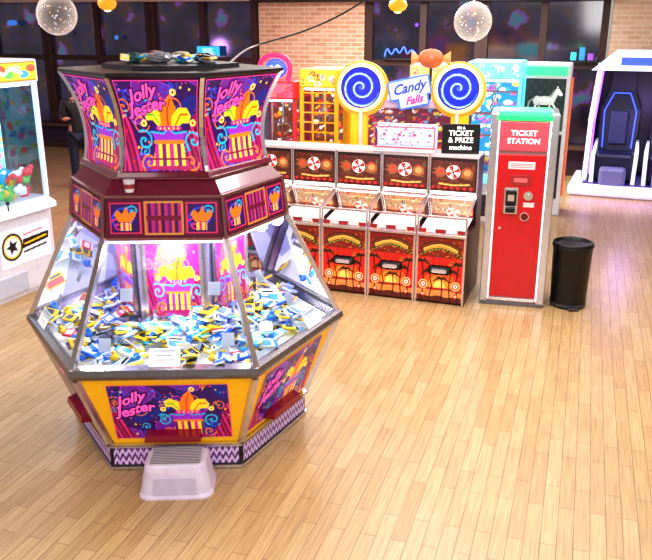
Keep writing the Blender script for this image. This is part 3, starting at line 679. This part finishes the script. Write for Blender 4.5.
# ------------------------------------------------------------ generic crane / prize cabinet
def crane(name,label,loc,rot,w,d,h,body,post,head,pal,ch=.85,hh=.22,seed=1,lit=LIT,grid=False,deco=None,door=True,shelves=True,heap=11):
    r=root(name,label,'arcade machine',loc,rot); x=w/2
    b=B(); b.box(-x,x,0,d,0.04,ch,0,.015); b.box(-x,x,d-.04,d,ch,h-hh,0); b.box(-x+.03,x-.03,.03,d-.03,0,.05); b.done('cabinet',body,r)
    b=B(); b.rings([[(-x+.02,-.10,ch-.10),(x-.02,-.10,ch-.10),(x-.02,.02,ch-.14),(-x+.02,.02,ch-.14)],[(-x+.02,-.10,ch-.05),(x-.02,-.10,ch-.05),(x-.02,.02,ch),(-x+.02,.02,ch)]]); b.done('control_panel',post,r)
    b=B(); b.cyl((-x*.3,-.06,ch-.01),.008,.008,.08,0); b.sph((-x*.3,-.06,ch+.04),.02); b.done('joystick',BLACK,r)
    if door: B().box(-x*.35,x*.75,-.012,.01,.12,.42,0,.01).done('prize_door',mat('door_smoke',(60,55,66),.25),r)
    for sx in(-1,1):
        for yy in(.02,d-.02): B().bar((sx*(x-.02),yy,ch),(sx*(x-.02),yy,h-hh),.04).done('frame_post',post,r)
    if grid:
        b=B()
        for zz in np.linspace(ch+.1,h-hh-.06,8): b.bar((-x,.02,zz),(x,.02,zz),.014)
        for xx in(-.33*x,.33*x): b.bar((xx,.02,ch),(xx,.02,h-hh),.014)
        b.done('window_grid',post,r)
    b=B(); b.face([(-x+.03,.015,ch),(x-.03,.015,ch),(x-.03,.015,h-hh),(-x+.03,.015,h-hh)]); b.face([(x-.015,.03,ch),(x-.015,d-.04,ch),(x-.015,d-.04,h-hh),(x-.015,.03,h-hh)]); b.face([(-x+.015,.03,ch),(-x+.015,d-.04,ch),(-x+.015,d-.04,h-hh),(-x+.015,.03,h-hh)]); b.done('window_glass',GLASS,r)
    panel('interior_backdrop',sweets(70,90,(w-.08)/(h-hh-ch),seed,pal,shelves),fpanel(-x+.04,x-.04,ch,h-hh,d*.6),r,lit)
    rn=random.Random(seed)
    for j in range(3 if heap<12 else 5):
        b=B()
        for i in range(heap):
            cx_,cy_,cz_,s_=rn.uniform(-x+.1,x-.1),rn.uniform(.1,d*.55),ch+rn.uniform(.03,.15 if heap<12 else .26),rn.uniform(.03,.05)
            if i%3==0: b.box(cx_-s_,cx_+s_,cy_-s_*.7,cy_+s_*.7,cz_-s_,cz_+s_,0,s_*.3,rot=(rn.uniform(-1,1),rn.uniform(-1,1),rn.uniform(0,3)))
            else:
                b.sph((cx_,cy_,cz_),s_,0,(1.2,.9,.9),8); b.sph((cx_+s_,cy_,cz_+s_*.8),s_*.6,0,(1,1,1),8)
        b.done('plush_heap',mat('toy%d_%d'%(seed,j),pal[1+j],.6,em=.15),r,smooth=True)
    b=B(); b.bar((0,d/3,h-hh),(0,d/3,h-hh-.25),.02); b.cyl((0,d/3,h-hh-.27),.05,.04,.05,0,seg=12)
    for t in range(3):
        a=t*2*pi/3; b.bar((.03*math.cos(a),d/3+.03*math.sin(a),h-hh-.29),(.1*math.cos(a),d/3+.1*math.sin(a),h-hh-.36),.012); b.bar((.1*math.cos(a),d/3+.1*math.sin(a),h-hh-.36),(.04*math.cos(a),d/3+.04*math.sin(a),h-hh-.43),.012)
    b.done('claw',SILVER,r)
    B().box(-x+.05,x-.05,.05,.09,h-hh-.03,h-hh).done('tube_light',mat('tube_light_white',(235,245,255),.4,em=5),r)
    b=B(); b.box(-x,x,-.03,d,h-hh,h,0,.02); b.done('header',post,r)
    if deco: panel('header_artwork',deco,fpanel(-x+.03,x-.03,h-hh+.02,h-.02,-.034),r,artmat('header_lit_art',.9))
    else:
        c=Cv(60,18,(0,0,0),w/hh); c.a[:]=head; q=random.Random(seed+50)
        for i in range(14): c.swirl(q.random()*c.asp,q.random(),.25,.07,q.choice(pal[1:]),1.2,q.random()*6)
        panel('header_artwork',c,fpanel(-x+.03,x-.03,h-hh+.025,h-.025,-.034),r,artmat('header_lit_art',.9))
    return r
P1=[(40,130,170),(60,160,220),(235,90,130),(250,205,80),(200,230,250),(255,255,255),(110,90,200),(60,200,200)]
P2=[(120,60,40),(245,120,40),(225,50,50),(250,200,50),(255,245,235),(220,50,90),(90,46,36)]
P3=[(70,44,110),(235,60,140),(60,150,230),(250,190,60),(240,240,255),(90,50,160),(60,200,200)]
LYEL=mat('lit_yellow',(240,180,40),.4,em=.3)
hd=Cv(80,30,(246,206,60),2.8)
for i in range(9): hd.circle(.2+.3*i,.5+.15*(-1)**i,.2,[(240,90,60),(90,190,90),(255,240,140),(60,150,220)][i%4])
hd.line([(.3,.4),(.6,.7),(.9,.35),(1.2,.7),(1.5,.35),(1.8,.7),(2.2,.4)],.12,(255,255,255)); hd.line([(0,.04),(2.8,.04)],.12,(240,120,40)); hd.line([(0,.97),(2.8,.97)],.1,(240,120,40))
LC=crane('claw_machine','white claw machine with bright cyan windows and yellow header sign',(-3.04,7.46,0),66,.95,.85,2.3,mat('cabinet_white',(222,222,236),.35),mat('post_ice',(215,225,245),.35,em=.3),None,[(130,220,245),(40,160,220),(250,190,70),(235,90,100),(240,240,250),(120,200,120),(200,120,200)],ch=.95,seed=4,deco=hd,door=False,lit=artmat('cyan_interior',1.4),shelves=False,heap=13)
lg=Cv(120,66,(222,222,236),1.8)
K_=(24,22,26)
lg.circle(.42,.52,.36,K_); lg.circle(.42,.52,.30,(240,200,60)); lg.circle(.42,.52,.26,(222,222,236)); st=[(.42+.22*(1 if j%2 else .45)*math.cos(j*pi/5),.52+.22*(1 if j%2 else .45)*math.sin(j*pi/5)) for j in range(10)]; lg.poly(st,K_)
lg.poly([(.76,.40),(1.70,.48),(1.74,.68),(.80,.64)],K_); lg.line([(.86,.51),(1.64,.58)],.05,(240,190,40))
lg.line([(.8,.30),(1.6,.36)],.05,K_); lg.line([(.84,.75),(1.5,.80)],.03,(200,60,60))
panel('front_logo_print',lg,fpanel(-.26,.42,.34,.72,-.006),LC)
B().box(-.36,.05,-.012,.01,.06,.26,0,.01).done('prize_door',mat('door_pale',(190,196,215),.3),LC)
crane('prize_cabinet','yellow prize cabinet with gridded lit window and gold frame',(-.09,9.62,0),-18,.48,.6,2.1,LYEL,mat('gold_yellow',(248,176,30),.35,em=.4),(250,190,60),P2,ch=.9,seed=6,grid=True)
pc=crane('claw_machine','pink and red claw machine with glowing neon topper',(-.60,9.80,0),-18,.48,.6,1.95,mat('pink_body',(220,100,130),.4,em=.1),mat('red_frame',(215,50,60),.35,em=.3),(240,90,120),P2,ch=.9,seed=8)
tube('neon_topper',[(-.16,-.05,1.96),(-.21,-.05,2.10),(-.16,-.05,2.22),(0,-.05,2.27),(.16,-.05,2.22),(.21,-.05,2.10),(.16,-.05,1.96)],.03,NEONP,pc)
B().sph((0,-.02,2.10),.13,0,(1.1,.3,.9)).done('topper_dome',mat('topper_glow_blue',(60,90,230),.4,em=1.0),pc,smooth=True)
tube('neon_topper',[(-.10,-.08,2.05),(-.04,-.08,2.16),(0,-.08,2.06),(.05,-.08,2.17),(.11,-.08,2.06)],.012,mat('neon_white',(255,240,250),.4,em=2),pc)
crane('prize_cabinet','pink and white sweet cabinet beside the red claw machine',(-1.12,9.97,0),-18,.48,.6,1.9,WHITE,mat('rose_post',(225,80,110),.35,em=.2),(235,120,160),P3,ch=.9,seed=12)
crane('claw_machine','white claw machine with cyan neon window',(2.17,10.35,0),-18,.70,.7,2.15,WHITE,mat('ice_post',(110,225,235),.35,em=.8),(110,230,220),P1,ch=.7,seed=9,lit=artmat('cyan_interior',1.4))
crane('claw_machine','white claw machine with lit pastel window',(1.45,10.6,0),-18,.70,.7,2.1,WHITE,mat('cream_post',(235,200,170),.35,em=.2),(250,200,120),P3,ch=.7,seed=10)
SK=root('video_kiosk','white framed video cabinet with dark picture screen','arcade machine',(3.0,10.95,0),-18)
b=B(); b.box(-.33,.33,0,.5,0,2.1,0,.02); b.done('cabinet',WHITE,SK)
B().box(.335,.36,0,.45,.3,1.9,0,.005).done('side_panel',mat('orange_panel',(225,110,50),.4,em=.3),SK)
c=Cv(80,110,(24,38,38),.72)
c.m(np.sin(c.X*40)*np.cos(c.Y*30)>.5,(34,54,50)); c.m(c.Y<.30,(50,70,56))
GH=(176,184,178); GH2=(214,220,214)
c.ell(.36,.58,.17,.085,GH); c.ell(.23,.58,.07,.09,GH); c.ell(.47,.59,.08,.09,GH)
c.poly([(.45,.62),(.54,.78),(.60,.78),(.58,.66),(.53,.55)],GH); c.poly([(.53,.79),(.60,.82),(.68,.70),(.64,.67),(.56,.72)],GH2); c.line([(.57,.81),(.58,.85)],.02,GH2)
c.line([(.46,.66),(.53,.78)],.03,(110,116,112)); c.line([(.50,.53),(.58,.42),(.52,.36)],.03,GH2); c.line([(.46,.52),(.45,.38),(.47,.26)],.03,GH); c.line([(.22,.52),(.18,.40),(.21,.26)],.035,GH); c.line([(.27,.52),(.28,.38),(.25,.28)],.03,(140,148,142)); c.line([(.17,.62),(.09,.56),(.07,.42)],.03,(120,126,122))
c.ell(.36,.60,.13,.03,GH2); c.rect(.1,.08,.6,.13,(150,200,160))
panel('picture_screen',c,fpanel(-.27,.27,1.2,1.90,-.006),SK,LIT)
b=B(); b.box(-.28,.28,-.02,0,1.94,2.06,0,.005); b.done('header_lightbox',mat('green_box',(60,220,140),.4,em=.9),SK)
b=B(); b.box(-.27,.27,-.012,.0,.25,1.15,0,.005); b.done('lower_panel',mat('lower_dark',(40,34,50),.3),SK)

# ------------------------------------------------------------ motion ride
VR=root('motion_ride','white and dark navy motion ride with two seats on platform','arcade ride',(4.80,11.95,0),-22)
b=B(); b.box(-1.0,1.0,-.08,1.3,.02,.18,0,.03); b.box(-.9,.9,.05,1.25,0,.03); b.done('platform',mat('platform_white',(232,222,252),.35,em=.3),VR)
b=B(); b.box(-.94,.94,-.092,-.075,.06,.11); b.done('light_strip',mat('strip_violet',(200,150,255),.4,em=2.6),VR)
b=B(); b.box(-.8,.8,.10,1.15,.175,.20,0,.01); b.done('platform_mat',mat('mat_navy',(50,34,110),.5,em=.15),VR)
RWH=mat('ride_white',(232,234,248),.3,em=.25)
NV=mat('ride_navy',(14,14,48),.3)
for s_ in(-1,1):
    b=B(); x=s_*.82+.03
    b.rings([[(x-.05,.35,.18),(x+.05,.35,.18),(x+.05,1.2,.18),(x-.05,1.2,.18)],[(x-.05,.62,1.1),(x+.05,.62,1.1),(x+.05,1.2,1.1),(x-.05,1.2,1.1)],[(x-.05-s_*.08,.40,2.0),(x+.05-s_*.08,.40,2.0),(x+.05-s_*.08,1.2,2.0),(x-.05-s_*.08,1.2,2.0)]]); b.done('side_wall',NV,VR)
    B().bar((x,.34,.18),(x,.60,1.1),.07).bar((x,.60,1.1),(x-s_*.08,.38,2.02),.07).done('side_trim',RWH,VR)
    tube('side_light',[(x-s_*.06,.33,.3),(x-s_*.06,.57,1.1),(x-s_*.13,.36,1.95)],.012,mat('violet_neon',(150,80,255),.4,em=3),VR,smooth=False)
b=B(); b.box(-.74,.78,.34,1.2,1.98,2.05,0,.02); b.done('roof_panel',NV,VR)
b=B(); b.rings([[(-.84,.26,1.92),(.90,.26,1.92),(.90,.6,1.92),(-.84,.6,1.92)],[(-.50,.30,2.22),(.60,.30,2.22),(.60,.6,2.22),(-.50,.6,2.22)]]); b.done('sign_header',mat('ride_header',(228,232,255),.3,em=.8),VR)
b=B(); b.box(-.42,.52,.245,.275,2.0,2.12,0,.01); b.done('header_stripe',mat('header_blue',(60,90,220),.3,em=.8),VR)
b=B(); b.box(-.75,.78,1.1,1.2,.2,1.98,0,.04); b.done('back_screen',NV,VR)
SN=mat('seat_navy',(16,18,54),.4)
for sx in(-.36,.42):
    b=B(); b.box(sx-.30,sx+.30,.22,.90,.20,.66,0,.06); b.rings([[(sx-.28,.62,.55),(sx+.28,.62,.55),(sx+.28,.95,.55),(sx-.28,.95,.55)],[(sx-.30,.68,1.30),(sx+.30,.68,1.30),(sx+.30,1.0,1.30),(sx-.30,1.0,1.30)],[(sx-.20,.78,1.58),(sx+.20,.78,1.58),(sx+.20,1.02,1.58),(sx-.20,1.02,1.58)],[(sx-.17,.78,1.88),(sx+.17,.78,1.88),(sx+.15,1.02,1.88),(sx-.15,1.02,1.88)]]); b.done('seat',SN,VR)
    for e in(-1,1):
        b=B(); b.rings([[(sx+e*.31-.03,.12,.2),(sx+e*.31+.03,.12,.2),(sx+e*.31+.03,.95,.2),(sx+e*.31-.03,.95,.2)],[(sx+e*.32-.03,.15,.62),(sx+e*.32+.03,.15,.62),(sx+e*.32+.03,.98,.62),(sx+e*.32-.03,.98,.62)],[(sx+e*.31-.02,.60,.80),(sx+e*.31+.02,.60,.80),(sx+e*.31+.02,.9,.80),(sx+e*.31-.02,.9,.80)]]); b.done('arm_rest',RWH,VR)
    tube('seat_light',[(sx-.22,.60,.70),(sx-.24,.65,1.28),(sx-.12,.74,1.55),(sx+.12,.74,1.55),(sx+.24,.65,1.28),(sx+.22,.60,.70)],.010,NEONB,VR,smooth=False)
    b=B(); b.box(sx-.14,sx+.14,.58,.66,.75,1.28,0,.03); b.done('seat_cushion',mat('cushion_slate',(50,54,104),.5),VR)
    b=B(); b.box(sx-.2,sx+.2,.02,.22,.18,.46,0,.05); b.done('foot_console',mat('console_grey',(110,110,160),.4),VR)

# ------------------------------------------------------------ person in dark clothes, standing far behind the pusher
def skin(name,vs,es,rs,m,parent,sub=2):
    me=bpy.data.meshes.new(name); me.from_pydata(vs,es,[]); o=bpy.data.objects.new(name,me); COL.objects.link(o)
    md=o.modifiers.new('s','SKIN'); 
    for i,d in enumerate(me.skin_vertices[0].data):
        r_=rs[i]; d.radius=r_ if isinstance(r_,tuple) else (r_,r_); d.use_root=(i==0)
    md.use_smooth_shade=True
    s2=o.modifiers.new('u','SUBSURF'); s2.levels=sub; s2.render_levels=sub
    bpy.context.view_layer.update()
    m2=bpy.data.meshes.new_from_object(o.evaluated_get(bpy.context.evaluated_depsgraph_get())); bpy.data.objects.remove(o)
    m2.materials.clear(); m2.materials.append(m)
    for p in m2.polygons: p.use_smooth=True
    q=bpy.data.objects.new(name,m2); COL.objects.link(q); q.parent=parent; return q
PE=root('person','person in dark jacket and jeans standing with one arm bent','person',(-4.05,12.9,0),25)
SKN=mat('skin_tone',(205,150,120),.5); JK=mat('jacket_black',(26,22,30),.6); JN=mat('jeans_dark',(30,34,62),.7); HR=mat('hair_dark',(36,22,18),.6); SH=mat('shoe_black',(20,18,20),.4)
V=[(0,0,.95),(0,0,1.15),(0,.01,1.38),(0,0,1.47),(0,-.015,1.54),(0,-.01,1.63),(0,-.005,1.71),
   (.10,0,.90),(.11,-.02,.50),(.11,.01,.10),(.11,-.10,.04),(-.10,0,.90),(-.11,.02,.50),(-.11,.05,.10),(-.11,-.06,.04),
   (.19,0,1.40),(.24,.03,1.13),(.22,-.14,.93),(.21,-.20,.88),(-.19,0,1.40),(-.24,-.02,1.13),(-.22,-.24,1.16),(-.21,-.31,1.18)]
E=[(0,1),(1,2),(2,3),(3,4),(4,5),(5,6),(0,7),(7,8),(8,9),(9,10),(0,11),(11,12),(12,13),(13,14),(2,15),(15,16),(16,17),(17,18),(2,19),(19,20),(20,21),(21,22)]
Rr=[(.14,.10),(.13,.095),(.14,.10),.055,.07,.088,.07,.085,.06,.045,.04,.085,.06,.045,.04,.055,.042,.030,.032,.055,.042,.030,.032]
for (hx,hy,hz,dx,dy,dz) in((.21,-.20,.88,0,-.6,-.8),(-.21,-.31,1.18,0,-1,.1)):
    hi=18 if hx>0 else 22
    for f in range(5):
        L_=[.06,.075,.08,.075,.055][f]; ox=(f-2)*.018
        V.append((hx+ox,hy+dy*.04,hz+dz*.04)); V.append((hx+ox*(1.3 if f else 2.2),hy+dy*(.04+L_),hz+dz*(.04+L_)-.01))
        Rr+= [.011,.008]; E+=[(hi,len(V)-2),(len(V)-2,len(V)-1)]
skin('body',V,E,Rr,SKN,PE)
skin('jacket',[(0,0,.88),(0,0,1.0),(0,0,1.2),(0,.01,1.38),(0,0,1.44),(.19,0,1.40),(.24,.03,1.13),(.22,-.12,.96),(-.19,0,1.40),(-.24,-.02,1.13),(-.22,-.21,1.16)],[(0,1),(1,2),(2,3),(3,4),(3,5),(5,6),(6,7),(3,8),(8,9),(9,10)],[(.17,.13),(.165,.125),(.155,.12),(.17,.12),.075,.075,.06,.048,.075,.06,.048],JK,PE)
skin('trousers',[(0,0,.95),(.10,0,.86),(.11,-.02,.50),(.11,.01,.08),(-.10,0,.86),(-.11,.02,.50),(-.11,.05,.08)],[(0,1),(1,2),(2,3),(0,4),(4,5),(5,6)],[(.15,.12),.10,.078,.065,.10,.078,.065],JN,PE)
for x,y in((.11,-.05),(-.11,-.01)): B().box(x-.05,x+.05,y-.15,y+.12,0,.09,0,.035).done('shoe',SH,PE,smooth=True)
skin('hair',[(0,.03,1.70),(0,.055,1.62),(0,.06,1.54)],[(0,1),(1,2)],[(.095,.085),(.10,.06),(.085,.045)],HR,PE)
B().sph((0,-.105,1.60),.016,0,(.8,1,1.2)).done('nose',SKN,PE,smooth=True)
for x in(-.033,.033): B().sph((x,-.088,1.625),.011).done('eye',BLACK,PE)
for x in(-.09,.09): B().sph((x,0,1.61),.024,0,(.4,.8,1.2)).done('ear',SKN,PE,smooth=True)
B().box(-.022,.022,-.096,-.085,1.562,1.570,0,.002).done('mouth',mat('lip',(150,70,70),.5),PE)

# ------------------------------------------------------------ ornaments
def balloon(loc,r):
    e=root('balloon','clear round balloon filled with glitter confetti','balloon',loc,0)
    m=bpy.data.materials.get('balloon_film')
    if not m:
        m=bpy.data.materials.new('balloon_film'); m.use_nodes=True; nt=m.node_tree; nt.nodes.clear()
        o=nt.nodes.new('ShaderNodeOutputMaterial'); mx=nt.nodes.new('ShaderNodeMixShader'); t=nt.nodes.new('ShaderNodeBsdfTransparent'); p=nt.nodes.new('ShaderNodeBsdfPrincipled'); lw=nt.nodes.new('ShaderNodeLayerWeight'); lw.inputs[0].default_value=.30
        p.inputs['Base Color'].default_value=(.85,.78,.74,1); p.inputs['Roughness'].default_value=.1; p.inputs['Emission Color'].default_value=(.9,.8,.75,1); p.inputs['Emission Strength'].default_value=.1
        mr=nt.nodes.new('ShaderNodeMapRange'); mr.inputs[3].default_value=.08; mr.inputs[4].default_value=.75
        nt.links.new(lw.outputs['Facing'],mr.inputs[0]); nt.links.new(mr.outputs[0],mx.inputs[0]); nt.links.new(t.outputs[0],mx.inputs[1]); nt.links.new(p.outputs[0],mx.inputs[2]); nt.links.new(mx.outputs[0],o.inputs[0])
    b=B(); b.sph((0,0,0),r,seg=32); b.done('balloon_skin',m,e,smooth=True)
    b=B(); q=random.Random(4)
    for i in range(95):
        th,ph=q.uniform(0,2*pi),math.acos(q.uniform(-1,.5)); n=Vector((math.sin(ph)*math.cos(th),math.sin(ph)*math.sin(th),math.cos(ph))); c_=n*r*.96
        t=n.orthogonal().normalized(); u=n.cross(t); s_=r*.045
        b.face([c_+t*s_,c_+u*s_,c_-t*s_,c_-u*s_],i%3)
    o=b.done('confetti',[mat('confetti_gold',(235,180,120),.3,.2,em=.3),mat('confetti_silver',(245,240,245),.3,.1,em=.3),mat('confetti_brown',(130,80,70),.3)],e); o['kind']='stuff'
    b=B(); b.cyl((0,0,r+.01),.006,.015,.03,0,seg=10); b.done('balloon_knot',WHITE,e)
    tube('string',[(0,0,r),(0.01,0,(r+3.4-loc[2])/2),(0,0,3.4-loc[2])],.0025,WHITE,e)
balloon((-1.96,6.0,2.69),.145); balloon((1.43,8.0,2.64),.185)
def pendant(loc):
    e=root('pendant_lamp','orange glowing glass pendant lamp hanging from the ceiling','lamp',loc,0)
    b=B(); b.rings([[(r_*math.cos(i*2*pi/24),r_*math.sin(i*2*pi/24),z) for i in range(24)] for r_,z in((.05,-.10),(.10,-.07),(.125,-.02),(.11,.03),(.06,.08),(.025,.1))]); b.done('lamp_shade',NEONO,e,smooth=True)
    tube('cord',[(0,0,.1),(0,0,.3),(0,0,3.4-loc[2])],.005,BLACK,e)
    B().sph((0,0,-.09),.05,0,(1,1,.6)).done('lamp_bulb',mat('bulb_warm',(255,220,140),.4,em=5),e,smooth=True)
pendant((.958,11,2.86)); pendant((-2.91,11,2.88))
cb=tube('power_cable',[(-.62,5.2,2.39),(-.7,6.6,2.40),(-.70,8,2.42),(-.15,8,2.56),(.42,8,2.84),(1.2,8,3.39)],.009,BLACK); top(cb,'thin black power cable running up to the ceiling','cable')
def orn(X,z,label):
    x,y,_=RW(X,WY-.10); return root('neon_or_reflection',label,'neon light',(x,y,z),-18)
STN=mat('shelf_dark',(30,24,30),.5)
e=orn(-.12,1.98,'cyan and violet lit ornament on the window ledge')
B().box(-.22,.22,-.05,.05,-.02,.02,0,.005).done('stand',STN,e)
for x,c_,h_ in((-.14,(60,190,200),.16),(0,(50,140,190),.24),(.14,(150,80,190),.14)):
    B().box(x-.05,x+.05,-.03,.03,.02,h_,0,.015).done('lamp_block',mat('orn_%d'%int(x*100),c_,.4,em=.55),e)
e=orn(-3.3,2.0,'blue neon squiggle sign on the window ledge')
B().box(-.3,.3,-.03,.03,-.04,0,0,.005).done('stand',STN,e)
tube('neon_tube',[(-.28,0,.02),(-.25,0,.22),(-.15,0,.02),(-.08,0,.2),(0,0,.05),(.08,0,.24),(.14,0,.04),(.22,0,.18),(.30,0,.08)],.014,mat('squiggle_blue',(70,110,255),.4,em=1.3),e)
e=orn(-7.15,1.98,'small cyan and blue light box on the window ledge')
B().box(-.24,.24,-.03,.03,.0,.19,0,.02).done('light_box',mat('orn_sky',(40,140,235),.4,em=1.8),e); B().box(-.10,.10,-.04,-.03,.04,.15,0,.01).done('light_face',mat('orn_sky2',(110,240,250),.4,em=2.5),e)
wr=random.Random(21); NL=[mat('soft_violet',(110,60,210),.4,em=.7),mat('soft_cyan',(60,130,220),.4,em=.7),mat('soft_amber',(230,130,50),.4,em=.7),mat('soft_rose',(200,70,130),.4,em=.6)]
for X in(-12.6,-11.7,-10.4,-9.2,-3.0):
    e=orn(X,wr.uniform(2.1,2.7),'small glowing blob standing in for a window reflection')
    B().sph((0,0,0),wr.uniform(.03,.06),0,(wr.choice([1,2.2]),.5,1)).done('reflection_blob',wr.choice(NL),e,smooth=True)  # added glowing blobs in place of reflections in the window glass
# ------------------------------------------------------------ LIGHTS
def area(loc,sz,p,c=(1,.96,.90),tgt=None,sy=None):
    l=bpy.data.lights.new('overhead_light','AREA'); l.size=sz; l.energy=p; l.color=c
    if sy: l.shape='RECTANGLE'; l.size_y=sy
    o=bpy.data.objects.new('overhead_light',l); COL.objects.link(o); o.location=loc
    if tgt: o.rotation_euler=(Vector(tgt)-Vector(loc)).to_track_quat('-Z','Y').to_euler()
    o['label']='soft overhead light'; o['category']='light'
for x,y,p,s_ in((-2.4,1.6,45,2),(1.2,1.6,58,2),(4.0,3.8,60,2.4),(.7,5.6,100,1.6),(-3.2,5.6,60,1.6),(-1.0,8.3,35,1.6),(0.2,11.6,35,1.6),(-4,11,30,1.6)):
    area((x,y,3.36),s_,p,(1,.97,.94))
area((2.2,7.8,3.3),3.6,110,(1,.97,.94))
area((1.3,12.2,3.3),3.0,330,(1,.97,.94),None,2.2)  # light added over the far area to throw glare on the floor
area((.3,-.6,3.1),1.8,90,(1,.98,.96),(-.3,6,.6))  # fill light behind the camera, tilted towards the machines
def pt(loc,p,c=(1,1,1),r=.05):
    l=bpy.data.lights.new('lamp','POINT'); l.energy=p; l.color=c; l.shadow_soft_size=r
    o=bpy.data.objects.new('interior_or_glow_light',l); COL.objects.link(o); o.location=loc; o['label']='small point light'; o['category']='light'
for k in range(6):
    p=FP(k,0,.60,1.30); pt((-.95+p[0],4.94+p[1],1.30),9,(.96,.97,1))
pt((4.4,11.2,1.2),22,(.45,.3,1),.15); pt((-5.5,12.5,2.0),45,(.7,.35,1),.2); pt((-3.6,10.5,1.0),12,(1,.3,.6),.15); pt((1.95,6.85,1.95),2,(.3,1,.5)); pt((-2.45,7.2,1.4),6,(.4,.8,1),.15)  # coloured glows added in open air near the machines, outside any cabinet
w=bpy.data.worlds.new('World'); S.world=w; w.use_nodes=True
w.node_tree.nodes['Background'].inputs[0].default_value=(1,.97,.94,1); w.node_tree.nodes['Background'].inputs[1].default_value=.42
# ------------------------------------------------------------ CAMERA
cam=bpy.data.cameras.new('Camera'); co=bpy.data.objects.new('Camera',cam); COL.objects.link(co); S.camera=co
cam.sensor_width=36; cam.lens=780/652*36; co.location=(0,0,2.65); co.rotation_euler=(math.radians(90-18.4),0,0); cam.clip_end=100
